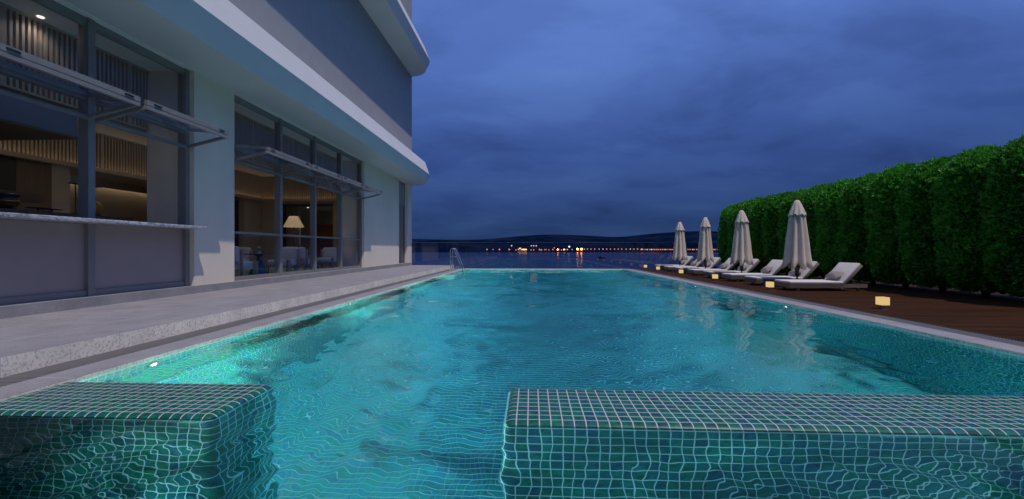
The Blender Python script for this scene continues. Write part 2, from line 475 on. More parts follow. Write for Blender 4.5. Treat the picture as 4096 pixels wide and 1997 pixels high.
class MB:
    def __init__(self):
        self.v = []
        self.f = []
        self.sm = []

    def add(self, vs, fs, smooth=False):
        o = len(self.v)
        self.v += [tuple(p) for p in vs]
        self.f += [tuple(i + o for i in f) for f in fs]
        self.sm += [smooth] * len(fs)
        return self

    def box(self, x0, x1, y0, y1, z0, z1):
        vs = [(x, y, z) for z in (z0, z1) for y in (y0, y1) for x in (x0, x1)]
        return self.add(vs, [(0, 2, 3, 1), (4, 5, 7, 6), (0, 1, 5, 4), (2, 6, 7, 3), (0, 4, 6, 2), (1, 3, 7, 5)])

    def rbox(self, c, s, r=0.02, seg=3, mat=None):
        """rounded box, centre c, size s, optional 4x4"""
        bm = bmesh.new()
        bmesh.ops.create_cube(bm, size=1)
        for v in bm.verts:
            v.co = Vector((v.co.x * s[0], v.co.y * s[1], v.co.z * s[2]))
        bmesh.ops.bevel(bm, geom=list(bm.edges), offset=r, segments=seg, profile=0.5, affect='EDGES')
        M = Matrix.Translation(c)
        if mat is not None:
            M = M @ mat
        bm.verts.index_update()
        vs = [tuple(M @ v.co) for v in bm.verts]
        fs = [tuple(v.index for v in f.verts) for f in bm.faces]
        bm.free()
        return self.add(vs, fs, True)

    def lathe(self, prof, seg=24, c=(0, 0, 0), cap=True, smooth=True, fn=None):
        vs = []
        n = len(prof)
        for i in range(seg):
            a = 2 * PI * i / seg
            for j, (r, z) in enumerate(prof):
                rr, z2 = (r, z) if fn is None else fn(a, r, z, j)
                vs.append((c[0] + rr * math.cos(a), c[1] + rr * math.sin(a), c[2] + z2))
        fs = []
        for i in range(seg):
            k = (i + 1) % seg
            for j in range(n - 1):
                fs.append((i * n + j, k * n + j, k * n + j + 1, i * n + j + 1))
        if cap:
            fs.append(tuple(i * n for i in reversed(range(seg))))
            fs.append(tuple(i * n + n - 1 for i in range(seg)))
        return self.add(vs, fs, smooth)

    def tube(self, pts, r, seg=10, closed=False):
        pts = [Vector(p) for p in pts]
        rs = r if isinstance(r, (list, tuple)) else [r] * len(pts)
        vs = []
        up = Vector((0, 0, 1))
        prev = None
        for i, p in enumerate(pts):
            a = pts[max(i - 1, 0)]
            b = pts[min(i + 1, len(pts) - 1)]
            t = (b - a).normalized()
            if prev is None:
                n = t.cross(up if abs(t.z) < 0.9 else Vector((1, 0, 0))).normalized()
            else:
                n = (prev - t * prev.dot(t)).normalized()
            prev = n
            bn = t.cross(n)
            for k in range(seg):
                an = 2 * PI * k / seg
                vs.append(tuple(p + (n * math.cos(an) + bn * math.sin(an)) * rs[i]))
        fs = []
        for i in range(len(pts) - 1):
            for k in range(seg):
                l = (k + 1) % seg
                fs.append((i * seg + k, i * seg + l, (i + 1) * seg + l, (i + 1) * seg + k))
        fs.append(tuple(reversed(range(seg))))
        fs.append(tuple((len(pts) - 1) * seg + k for k in range(seg)))
        return self.add(vs, fs, True)

    def bar(self, p, q, w, h, up=(0, 0, 1)):
        """rectangular bar from p to q, w sideways, h along up"""
        p, q = Vector(p), Vector(q)
        t = (q - p).normalized()
        s = t.cross(Vector(up)).normalized()
        u = s.cross(t)
        vs = []
        for b in (p, q):
            for a1, a2 in ((-1, -1), (1, -1), (1, 1), (-1, 1)):
                vs.append(tuple(b + s * (a1 * w / 2) + u * (a2 * h / 2)))
        return self.add(vs, [(0, 1, 2, 3), (7, 6, 5, 4), (0, 4, 5, 1), (1, 5, 6, 2), (2, 6, 7, 3), (3, 7, 4, 0)])

    def mesh(self, name, mat):
        me = bpy.data.meshes.new(name)
        me.from_pydata(self.v, [], self.f)
        mats = mat if isinstance(mat, (list, tuple)) else [mat]
        for m_ in mats:
            me.materials.append(m_)
        me.polygons.foreach_set('use_smooth', self.sm)
        bm = bmesh.new()
        bm.from_mesh(me)
        bmesh.ops.recalc_face_normals(bm, faces=bm.faces)
        bm.to_mesh(me)
        bm.free()
        me.update()
        return me

    def build(self, name, mat, parent=None):
        o = bpy.data.objects.new(name, self.mesh(name, mat))
        C.objects.link(o)
        if parent is not None:
            o.parent = parent
        return o


def tag(o, label=None, cat=None, group=None, kind=None):
    if label:
        o['label'] = label
    if cat:
        o['category'] = cat
    if group:
        o['group'] = group
    if kind:
        o['kind'] = kind
    return o


def empty(name, loc=(0, 0, 0), rz=0.0):
    o = bpy.data.objects.new(name, None)
    C.objects.link(o)
    o.location = loc
    o.rotation_euler = (0, 0, rz)
    o.empty_display_size = 0.1
    return o


def kids(o):
    return [c for c in bpy.data.objects if c.parent == o]


def copy_tree(o, parent=None):
    c = o.copy()
    C.objects.link(c)
    if parent is not None:
        c.parent = parent
    for ch in kids(o):
        copy_tree(ch, c)
    return c


def struct(mb, name, mat):
    return tag(mb.build(name, mat), kind='structure')


# ------------------------------------------------------------------ the place
XL, XR = -3.55, 4.73          # pool edges
YN, YF = -2.2, 21.6           # pool near and far ends
WZ = -0.035                   # water level
FZ = -1.36                     # pool floor
END = 22.3

# ground under everything, lake, hills
struct(MB().box(-60, 30, -40, 22.9, -9, -1.75), 'ground', ground_m)
LZ = -6.0
lk = MB().add([(-3000, 22.95, LZ), (3000, 22.95, LZ), (3000, 1400, LZ), (-3000, 1400, LZ)], [(0, 1, 2, 3)])
lk.add([(-3000, -500, LZ), (-60.5, -500, LZ), (-60.5, 22.95, LZ), (-3000, 22.95, LZ)], [(0, 1, 2, 3)])
lk.add([(30.5, -500, LZ), (3000, -500, LZ), (3000, 22.95, LZ), (30.5, 22.95, LZ)], [(0, 1, 2, 3)])
struct(lk, 'lake', lakem)

m, nt = newmat('hill_heath')
P = pos(nt).outputs['Position']
hn = noise(nt, mapping(nt, P, (1, 1, 3)), 0.012, 6, 0.6, 0.5)
hc = ramp(nt, hn, [(0.35, (0.001, 0.005, 0.018)), (0.5, (0.003, 0.010, 0.030)), (0.62, (0.010, 0.015, 0.034))])
finish(nt, pri(nt, hc, 0.95, Specular_IOR_Level=0.0))
hill_m = m


def hills():
    NX, NY = 260, 34
    xs = np.linspace(-2600, 2600, NX)
    t = np.linspace(0, 1, NY)
    # ridge height profile, in metres above the camera, at distance 1500
    def ridge(x):
        u = x / 1500.0
        h = 46 + 5 * math.sin(u * 7.0 + 0.6) + 3 * math.sin(u * 17 + 2)
        h += 19 * math.exp(-((u - 0.43) / 0.14) ** 2) - 9 * math.exp(-((u + 0.10) / 0.10) ** 2)
        h += 4 * math.exp(-((u - 0.06) / 0.10) ** 2) - 5 * math.exp(-((u - 0.20) / 0.05) ** 2)
        return h
    v = []
    for j in range(NY):
        for i in range(NX):
            y = 1004 + 560 * t[j] + 1.0 * 20 * math.sin(xs[i] * 0.011)
            e = math.sin(min(t[j] / 0.86, 1) * PI / 2) ** 1.3
            z = LZ - 1 + (ridge(xs[i]) + 7) * e * (1 if t[j] < .87 else 1 - (t[j] - .87) * 2)
            if 0 < j < NY - 1:
                z += 2.2 * math.sin(xs[i] * 0.03 + y * 0.02) * math.sin(y * 0.05 + xs[i] * .004) * e * (1 - e) * 2
            v.append((xs[i], y, z))
    f = []
    for j in range(NY - 1):
        for i in range(NX - 1):
            a = j * NX + i
            f.append((a, a + 1, a + NX + 1, a + NX))
    mb = MB().add(v, f, True)
    struct(mb, 'hills', hill_m)


hills()

# pool shell
pf = MB().box(XL - .3, XR + .3, YN - .3, YF + .3, FZ - .2, FZ)
struct(pf, 'pool_floor', tile)
pw = MB()
pw.box(XL - .3, XL, YN - .3, YF + .3, FZ, -.045)
pw.box(XR, XR + .3, YN - .3, YF + .3, FZ, -.045)
pw.box(XL, XR, YF, YF + .3, FZ, -.045)
pw.box(XL, XR, YN - .3, YN, FZ, -.045)
struct(pw, 'pool_wall', tile)


def rounded(name, x0, x1, y0, y1, z0, z1, r):
    b = MB().rbox(((x0 + x1) / 2, (y0 + y1) / 2, (z0 + z1) / 2), (x1 - x0, y1 - y0, z1 - z0), r, 5)
    return b


tag(rounded('b', XL - .1, -1.93, 2.43, 3.09, FZ - .05, -.017, .06).build('tiled_ledge', tile),
    'short green tiled ledge against the left pool wall, top just clear of the water', 'pool ledge', 'tiled ledges across the near end of the pool')
tag(rounded('b', -.17, XR + .1, 2.43, 3.09, FZ - .05, -.017, .06).build('tiled_ledge', tile),
    'long green tiled ledge running from mid pool to the right wall at water level', 'pool ledge', 'tiled ledges across the near end of the pool')
struct(rounded('b', XL - .1, -3.17, 3.10, 19.0, FZ - .05, -.25, .06), 'pool_bench', tile)

w = MB().box(XL - .1, XR + .1, YN - .1, YF + .1, FZ - .1, WZ)
wo = struct(w, 'pool_water', water)

# coping, drains, terrace, deck
cp = MB()
cp.box(XL - .305, XL, -4, YF + .3, -.045, 0)
cp.box(XR, XR + .325, -4, YF + .3, -.045, 0)
cp.box(XL, XR, YF, YF + .3, -.045, 0)
cp.box(XL, XR, -4, YN, -.045, 0)
struct(cp, 'pool_coping', stone_top)
m_, nt = newmat('coping_face')
cf_ = MB()
cf_.box(XL, XL + .004, YN, YF - .004, -.06, -.004)
cf_.box(XR - .004, XR, YN, YF - .004, -.06, -.004)
cf_.box(XL, XR, YF - .004, YF, -.06, -.004)
MATS.pop('coping_face')
bpy.data.materials.remove(m_)
struct(cf_, 'pool_edge', stone)
g1 = MB().box(-4.16, XL - .307, -4, YF + .3, -.06, -.006)
tag(g1.build('drain_grate', gratem), 'dark ribbed drain channel below the pale stone terrace step', 'drain')
g2 = MB().box(XR + .327, XR + .62, -4, YF + .3, -.06, -.006)
g2.box(XR + .62, XR + .628, -4, YF + .3, -.06, .004)
tag(g2.build('drain_grate', gratem), 'grey ribbed drain strip between the right coping and the brown deck', 'drain')
# substrate
sb = MB().box(-14, XL - .3, -6, END, -1.75, -.062)
sb.box(XR + .3, 16, -6, END, -1.75, -.062)
struct(sb, 'ground_base', ground_m)
te = MB().box(-6.46, -4.16, -6, END - .02, -.06, .15)
teo = struct(te, 'terrace', [stone_top, stone])
for p_ in teo.data.polygons:
    if p_.normal.x > .5 or abs(p_.normal.y) > .5:
        p_.material_index = 1  # upright faces take the stone coloured as if lit
struct(MB().box(XR + .63, 16, -6, 22.0, -.062, -.002), 'deck', deckm)

# glass balustrade at the far end
bal = empty('glass_balustrade', (0, END + .06, 0))
tag(bal, 'frameless clear glass balustrade closing off the far end of the pool above the lake', 'balustrade')
xs_ = [-6.5 + i * 2.05 for i in range(11)]
for a_, b_ in zip(xs_[:-1], xs_[1:]):
    MB().box(a_ + .004, b_ - .004, -.008, .008, -.3, 1.37).build('glass_panel', rail_glass, bal)
MB().box(-6.5, 14.0, -.05, .05, -.6, -.3).build('base_channel', steel_dark, bal)
MB().box(-6.5, 14.0, -.010, .010, 1.3702, 1.386).build('top_edge', steel_dark, bal)

# ------------------------------------------------------------------ building
B = empty('hotel_building', (0, 0, 0))
tag(B, 'modern white rendered hotel with tall grey framed windows and sloped balcony fascias beside the pool', 'building')
WX, GX, FX = -6.5, -6.65, -7.45      # wall face, window plane, frieze plane
SO = 4.47
PL = .30
MB().box(-7.5, -6.46, -6, END, .0, PL).build('plinth', plinth_m, B)
MB().box(FX, WX, 7.74, 8.83, PL, SO).build('pier', stucco, B)
MB().box(FX, WX, 15.93, 20.2, PL, SO).build('pier', stucco, B)
MB().box(-8.2, WX, 21.6, END + .1, PL - .3, SO).build('pier', stucco, B)
MB().box(-16, -8.2, 21.9, END + .1, PL - .3, SO).build('end_wall', stucco, B)
# upper mass
MB().box(-20, WX, -8, END + .1, SO + .02, 40).build('upper_wall', upper_wall, B)
prof = [(1.04, 4.47), (1.23, 4.89), (1.01, 5.52)]


def balcony(dz, tight):
    mb = MB()
    path = [(-8.0, 0), (21.2, 0)]
    for k in range(1, 13):
        path.append((21.2, PI / 2 * k / 12))
    rows = []
    pr = [(0.0, 4.47)] + prof + [(0.0, 5.60)]
    for y, a in path:
        row = []
        for (o, z) in pr:
            if a == 0:
                row.append((WX + o, y, z + dz))
            else:
                row.append((WX + o * math.cos(a), y + o * 1.1 * math.sin(a), z + dz))
        rows.append(row)
    vs = [p for r in rows for p in r]
    n = len(pr)
    fs = []
    for i in range(len(rows) - 1):
        for j in range(n - 1):
            fs.append((i * n + j, i * n + j + 1, (i + 1) * n + j + 1, (i + 1) * n + j))
    fs.append(tuple(range(n)))
    mb.add(vs, fs)
    return mb.build('balcony', white_paint, B)


balcony(0, 0)
balcony(5.93, 0)
# ceiling behind the soffit
MB().box(FX - .05, WX + .002, -6, 21.6, SO - .012, SO + .015).build('perimeter_ceiling', ceil_m, B)

# mullions and transoms
bays = [[2.35, 4.15, 5.95, 7.74], [8.83, 10.70, 12.45, 14.20, 15.93]]
MB().box(GX - .05, GX + .03, -6, 7.74, SO - .11, SO - .013).build('head_rail', frame_m, B)
MB().box(GX - .05, GX + .03, 8.83, 15.93, SO - .11, SO - .013).build('head_rail', frame_m, B)
MB().box(GX - .06, GX + .04, -6, 7.74, 3.22, 3.34).build('transom', frame_m, B)
MB().box(GX - .06, GX + .04, 8.83, 15.93, 3.22, 3.34).build('transom', frame_m, B)
MB().box(GX - .05, GX + .035, 8.83, 15.93, 1.36, 1.41).build('transom', frame_m, B)
MB().box(GX - .05, GX + .035, 8.83, 15.93, PL, PL + .06).build('bottom_rail', frame_m, B)
MB().box(GX - .05, GX + .035, -6, 7.74, PL, PL + .09).build('bottom_rail', frame_m, B)
for bay in bays:
    ys = bay[1:-1] + [bay[-1] - .09]
    if bay is bays[1]:
        ys = ys + []
    for y in ys:
        yy0 = y - .05 if y != bay[-1] - .09 else y
        MB().box(GX - .10, GX + .06, yy0, yy0 + .10, PL, SO - .013).build('mullion', frame_m, B)
for bay in bays:
    for a_, b_ in zip(bay[:-1], bay[1:]):
        wdw = MB().box(GX - .03, GX + .01, a_ + .05, b_ - .05, 3.34, 3.37)
        wdw.box(GX - .03, GX + .01, a_ + .05, b_ - .05, SO - .14, SO - .11)
        wdw.box(GX - .03, GX + .01, a_ + .05, a_ + .06, 3.365, SO - .135).box(GX - .03, GX + .01, b_ - .06, b_ - .05, 3.365, SO - .135)
        wo_ = wdw.build('window', frame_m, B)
        MB().box(GX - .012, GX - .004, a_ + .06, b_ - .06, 3.37, SO - .14).build('pane', win_glass, wo_)
        if bay is bays[1]:
            wl = MB().box(GX - .03, GX + .01, a_ + .05, b_ - .05, PL + .06, PL + .09).build('window', frame_m, B)
            MB().box(GX - .012, GX - .004, a_ + .06, b_ - .06, PL + .09, 1.36).build('pane', leaf_glass, wl)
        # folding window, open
        H1, AP1, AP2, H2 = (GX + .06, 3.30), (-5.80, 3.225), (-5.80, 3.150), (GX + .06, 2.96)
        y0, y1 = a_ + .07, b_ - .07
        fw = MB()
        for (p, q) in ((H1, AP1), (H2, AP2)):
            for yy in (y0, y1):
                fw.bar((p[0], yy, p[1]), (q[0], yy, q[1]), .035, .055)
            fw.bar((p[0], y0, p[1]), (p[0], y1, p[1]), .05, .06)
        fw.bar((AP1[0], y0 - .017, AP1[1] - .006), (AP1[0], y1 + .017, AP1[1] - .006), .05, .075)
        fw.bar((AP2[0], y0 - .017, AP2[1] - .006), (AP2[0], y1 + .017, AP2[1] - .006), .05, .055)
        fo = fw.build('folding_window', frame_m, B)
        for (p, q) in ((H1, AP1), (H2, AP2)):
            MB().bar((p[0] + .025, (y0 + y1) / 2, p[1]), (q[0] - .025, (y0 + y1) / 2, q[1]), y1 - y0 - .04, .008).build('pane', leaf_glass, fo)
        for yy in (y0 + .16, y1 - .16):
            MB().rbox((AP1[0] + .034, yy, AP1[1] - .004), (.02, .13, .022), .006, 2).build('handle', dark_m, fo)
# solid panels below the bar counter
for a_, b_ in zip([-6, 2.35, 4.15, 5.95], [2.35, 4.15, 5.95, 7.70]):
    MB().box(GX - .06, GX - .005, a_ + .05, b_ - .05, PL + .09, 1.38).build('spandrel_panel', panel_m, B)
MB().rbox((-6.66, .85, 1.4125), (.92, 13.66, .055), .006, 2).build('bar_counter', marble, B)
# far side door
dw = MB().box(GX - .05, GX + .02, 20.2, 20.26, PL, SO - .013).box(GX - .05, GX + .02, 21.5, 21.6, PL, SO - .013)
dw.box(GX - .05, GX + .02, 20.26, 21.5, 3.22, 3.32).box(GX - .05, GX + .02, 20.26, 21.5, SO - .1, SO - .013)
do = dw.build('terrace_door', frame_m, B)
MB().box(GX - .03, GX - .01, 20.26, 21.5, PL, 3.22).build('pane', win_glass, do)
MB().box(GX - .03, GX - .01, 20.26, 21.5, 3.32, SO - .1).build('panel', panel_m, do)

# interior shell
MB().box(-16, -7.5, -6, 21.8, .1, PL).build('interior_floor', int_floor, B)
MB().box(-16, FX - .25, -6, 21.8, 4.24, 4.40).build('interior_ceiling', ceil_m, B)
MB().box(-16, -14, -6, 21.8, PL, 4.24).build('interior_back_wall', int_wall, B)
MB().box(-14, -7.5, -6.2, -6, PL, 4.5).build('interior_side_wall', wood_panel, B)
MB().box(FX - .02, FX, 15.94, 20.18, PL, SO).build('pier_lining', int_wall, B)
MB().box(-8.25, FX, 20.2, 20.25, PL, 4.24).build('door_lining', int_wall, B)


def slats_x(x, y0, y1, z0, z1, pitch, wdt, dep, name='slat_frieze', panel=1.85):
    mb = MB().box(x - .04, x - .001, y0, y1, z0, z1)
    y = y0 + .01
    k = 0
    nxt = y0 + panel
    while y < y1 - wdt:
        if y > nxt:
            mb.box(x, x + dep + .004, y, y + .09, z0 + .03, z1 - .04)
            y += .09 + pitch - wdt
            nxt += panel
            continue
        mb.box(x, x + dep, y, y + wdt, z0 + .03, z1 - .04)
        y += pitch
    mb.box(x, x + dep + .01, y0, y1, z0, z0 + .028)
    mb.box(x, x + dep + .01, y0, y1, z1 - .038, z1)
    o = mb.build(name, [slat_m, slat_back], B)
    for i in range(6):
        o.data.polygons[i].material_index = 1
    return o


def slats_y(y, x0, x1, z0, z1, pitch, wdt, dep, name='slat_frieze'):
    mb = MB().box(x0, x1, y + .001, y + .04, z0, z1)
    x = x0
    while x < x1 - wdt:
        mb.box(x, x + wdt, y - dep, y, z0 + .03, z1)
        x += pitch
    mb.box(x0, x1, y - dep - .01, y, z0, z0 + .028)
    o = mb.build(name, [slat_m, slat_back], B)
    for i in range(6):
        o.data.polygons[i].material_index = 1
    return o


slats_x(FX, -2, 7.74, 3.30, SO - .014, .072, .034, .045)
slats_x(FX, 8.83, 15.93, 3.30, SO - .014, .072, .034, .045)
MB().box(FX - .25, FX - .05, -6, 20.2, 3.30, SO - .014).build('bulkhead', int_wall, B)
slats_x(-12.0, -2, 18.0, 3.20, 4.238, .085, .045, .05, panel=2.6)
slats_y(18.0, -11.95, -7.6, 3.20, 4.238, .085, .045, .05)
MB().box(-14, -12.05, -6, 18.2, 3.22, 4.23).build('bulkhead', int_wall, B)
MB().box(-12.04, -7.5, 18.05, 18.2, 3.0, 4.23).build('bulkhead', int_wall, B)
# cove light strips tucked behind lips
MB().box(-11.95, -11.80, -2, 17.9, 3.13, 3.16).box(-11.82, -11.80, -2, 17.9, 3.16, 3.24).build('cove_ledge', slat_m, B)
MB().box(-11.80, -7.6, 17.80, 17.95, 3.13, 3.16).box(-11.80, -7.6, 17.80, 17.82, 3.16, 3.24).build('cove_ledge', slat_m, B)
MB().box(-11.87, -11.84, -2, 17.9, 3.165, 3.18).build('cove_light', cove_e, B)
MB().box(-11.8, -7.6, 17.84, 17.87, 3.165, 3.18).build('cove_light', cove_e, B)
MB().box(-13.98, -13.9, -2, 18, 3.20, 3.215).build('cove_light', cove_b, B)
MB().box(-13.80, -13.78, -2, 18, 3.0, 3.218).build('valance', slat_m, B)
MB().box(FX - .55, FX - .50, -2, 15.9, 4.20, 4.22).build('cove_light', cove_b, B)
# lower walls on the X=-12 line: wood panel, plaster columns, openings onto the back wall
MB().box(-12.4, -12.0, 1.0, 9.15, PL, 3.2).build('interior_partition', dark_m, B)
for (a_, b_, mt) in ((9.16, 9.87, wood_panel), (9.88, 10.3, int_wall), (15.0, 15.6, wood_panel), (16.9, 18.0, int_wall)):
    MB().box(-12.25, -12.0, a_, b_, PL, 3.2).build('interior_partition', mt, B)
MB().box(-12.3, -12.1, 13.0, 15.0, PL, 3.2).build('interior_partition', int_wall, B)
# end wall with dark framed opening into the back room
MB().box(-11.98, -11.2, 18.0, 18.2, PL, 3.0).build('interior_end_wall', int_wall, B)
MB().box(-8.75, -7.46, 18.0, 18.2, PL, 3.0).build('interior_end_wall', int_wall, B)
MB().box(-11.2, -11.02, 17.96, 18.25, PL, 3.0).box(-11.02, -8.75, 17.96, 18.25, 2.93, 3.0).build('opening_frame', dark_m, B)
MB().box(-11.2, -8.75, 21.0, 21.2, PL, 2.3).build('rust_wall', rust_panel, B)
MB().box(-11.2, -8.75, 21.02, 21.22, 2.3, 3.2).build('back_room_wall', int_wall, B)
MB().box(-11.9, -11.0, 19.2, 19.4, PL, 3.2).build('back_room_wall', int_wall, B)
MB().box(-12, -8, 18.25, 21.2, 3.0, 3.05).build('back_room_ceiling', ceil_m, B)
for (x, y, z) in ((-7.28, 5.85, SO - .012),):
    MB().lathe([(.04, -.012), (.04, 0)], 24, (x, y, z)).build('ceiling_downlight', down_e, B)
for (x, y) in ((-9.6, 4.2), (-9.6, 8.0), (-9.6, 11.8), (-9.6, 15.6), (-10.0, 19.4)):  # fill spots added without fixtures; the last serves the back room downlights
    z = 4.235 if y < 18 else 2.99
    l = bpy.data.lights.new('downlight_or_fill_spot', 'SPOT')
    l.energy = 26 if y < 18 else 8
    l.color = (1, .86, .70)
    l.spot_size = math.radians(150)
    l.spot_blend = .8
    l.shadow_soft_size = .05
    o = bpy.data.objects.new('downlight_or_fill_spot', l)
    C.objects.link(o)
    o.location = (x, y, z - .03)
for (x, y) in ((-7.27, 5.85),):
    l = bpy.data.lights.new('downlight_or_fill_spot', 'SPOT')
    l.energy = 6
    l.color = (1, .84, .66)
    l.spot_size = math.radians(150)
    l.spot_blend = .8
    l.shadow_soft_size = .04
    o = bpy.data.objects.new('downlight_or_fill_spot', l)
    C.objects.link(o)
    o.location = (x, y, SO - .05)
    o.rotation_euler = (0, math.radians(-12), 0)
for (x, y) in ((-10.6, 19.3), (-9.2, 19.5)):
    MB().lathe([(.045, -.012), (.045, 0)], 16, (x, y, 3.0)).build('ceiling_downlight', down_e, B)
# bar canopy above the counter
MB().box(-9.6, FX + .05, -2, 6.46, 2.84, 3.18).build('bar_canopy', canopy_m, B)
MB().box(-9.6, FX + .06, -2, 6.47, 2.80, 2.838).build('bar_canopy_soffit', wood_panel, B)
for yy in (3.4, 4.5, 5.5):
    MB().box(-8.5, -8.44, yy, yy + .55, 2.775, 2.798).build('linear_light', down_e, B)
# shelf seen behind the counter
MB().box(-9.2, -9.0, 2, 7.3, 1.86, 2.02).build('back_bar_shelf', wood_panel, B)


def area(name, loc, size, power, col, rot=(0, 0, 0), sy=None, spread=None):
    l = bpy.data.lights.new(name, 'AREA')
    l.energy = power
    l.color = col
    l.size = size
    if sy:
        l.shape = 'RECTANGLE'
        l.size_y = sy
    if spread:
        l.spread = spread
    o = bpy.data.objects.new(name, l)
    C.objects.link(o)
    o.location = loc
    o.rotation_euler = rot
    return o


# ------------------------------------------------------------------ pool lamps
def pool_lamp(x, y, z, side, label, pw=1.0):
    e = empty('pool_lamp', (x, y, z))
    tag(e, label, 'pool light', 'underwater lamps set in the pool walls')
    ring = MB().lathe([(.038, 0), (.060, .0), (.060, .02), (.038, .02)], 24, cap=False).build('rim', steel, e)
    lens = MB().lathe([(.038, .002), (.034, .010), (.02, .014), (.001, .015)], 24, cap=False).build('lens', lens_e, e)
    for o in (ring, lens):
        o.rotation_euler = (0, PI / 2 * side, 0)
    l = bpy.data.lights.new('pool_lamp_light', 'POINT' if side > 0 and y > 0 else 'SPOT')
    l.energy = LAMP_W * pw
    l.color = (0.84, 1.0, 0.88)
    if l.type == 'SPOT':
        l.spot_size = math.radians(168)
        l.spot_blend = 0.6
    l.shadow_soft_size = 0.0
    # noise in the lamp strength, added to imitate caustic streaks
    l.use_nodes = True
    t = l.node_tree
    t.nodes.clear()
    tcn = nd(t, 'ShaderNodeTexCoord')
    nn = nd(t, 'ShaderNodeTexNoise', ins={'Vector': tcn.outputs['Normal'], 'Scale': 3.6, 'Detail': 3.5, 'Roughness': 0.6, 'Distortion': 2.0})
    mr = nd(t, 'ShaderNodeMapRange', ins={0: nn.outputs[0], 1: 0.35, 2: 0.68, 3: 0.22, 4: 2.3})
    em = nd(t, 'ShaderNodeEmission', ins={0: (1, 1, 1, 1), 1: mr.outputs[0]})
    nd(t, 'ShaderNodeOutputLight', ins={0: em.outputs[0]})
    o = bpy.data.objects.new('pool_lamp_light', l)
    C.objects.link(o)
    o.location = (x + (.50 if side > 0 and y > 0 else .06), y, z) if side > 0 else (x - .06, y, z)  # left source is unseen, shifted off its lens to clear the bench
    d = Vector((side, 0.0, -0.30))
    o.rotation_euler = d.to_track_quat('-Z', 'Y').to_euler()
    return e


LAMP_W = 680
ordn = ['nearest', 'second', 'third', 'fourth', 'farthest']
for sx_ in (-1, 1):
    pool_lamp(XL if sx_ < 0 else XR, -.5, -.30, -sx_, f'underwater lamp beside the camera on the {"left" if sx_ < 0 else "right"} wall, just outside the view', .7 if sx_ < 0 else .38)
for i in range(5):
    y = 3.75 + 4.2 * i
    if i == 0:
        pool_lamp(XL, y, -.15, 1, 'glaring white underwater lamp on the left wall just behind the short tiled ledge')
    else:
        pool_lamp(XL, y, -.15, 1, f'{ordn[i]} underwater lamp from the camera along the left pool side')
    pool_lamp(XR, y, -.17, -1, f'{ordn[i]} underwater lamp from the camera along the right pool wall')

# ------------------------------------------------------------------ ladder
L = empty('pool_ladder', (-3.8, 19.7, 0))
tag(L, 'polished steel pool ladder standing on the left coping at the far corner', 'ladder')
for yy in (-.25, .30):
    pts = [(0, yy, .02), (0, yy, .5), (0, yy, .93)]
    for k in range(1, 8):
        a = PI - (PI - .42) * k / 7
        pts.append((.085 + .085 * math.cos(a), yy, .95 + .10 * math.sin(a)))
    pts += [(.34, yy, .62), (.50, yy, .22), (.56, yy, .08), (.575, yy, -.02), (.575, yy, -.9)]
    MB().tube(pts, .021, 10).build('rail', steel, L)
    MB().lathe([(.07, 0), (.07, .012), (.045, .03), (.03, .032)], 20, (0, yy, 0)).build('foot_flange', steel_dark, L)
for (x0_, x1_, z) in ((0.0, .32, .66), (0.0, .52, .17)):
    MB().tube([(x0_, -.25, z), (x1_, -.25, z)], .010, 8).build('brace', steel_dark, L)
for (xx, z) in ((.575, -.30), (.575, -.58)):
    MB().rbox((xx, .025, z), (.09, .55, .03), .01, 2).build('tread', steel_dark, L)
MB().rbox((.575, .30, .01), (.07, .06, .06), .015, 2).build('bumper', orange_m, L)

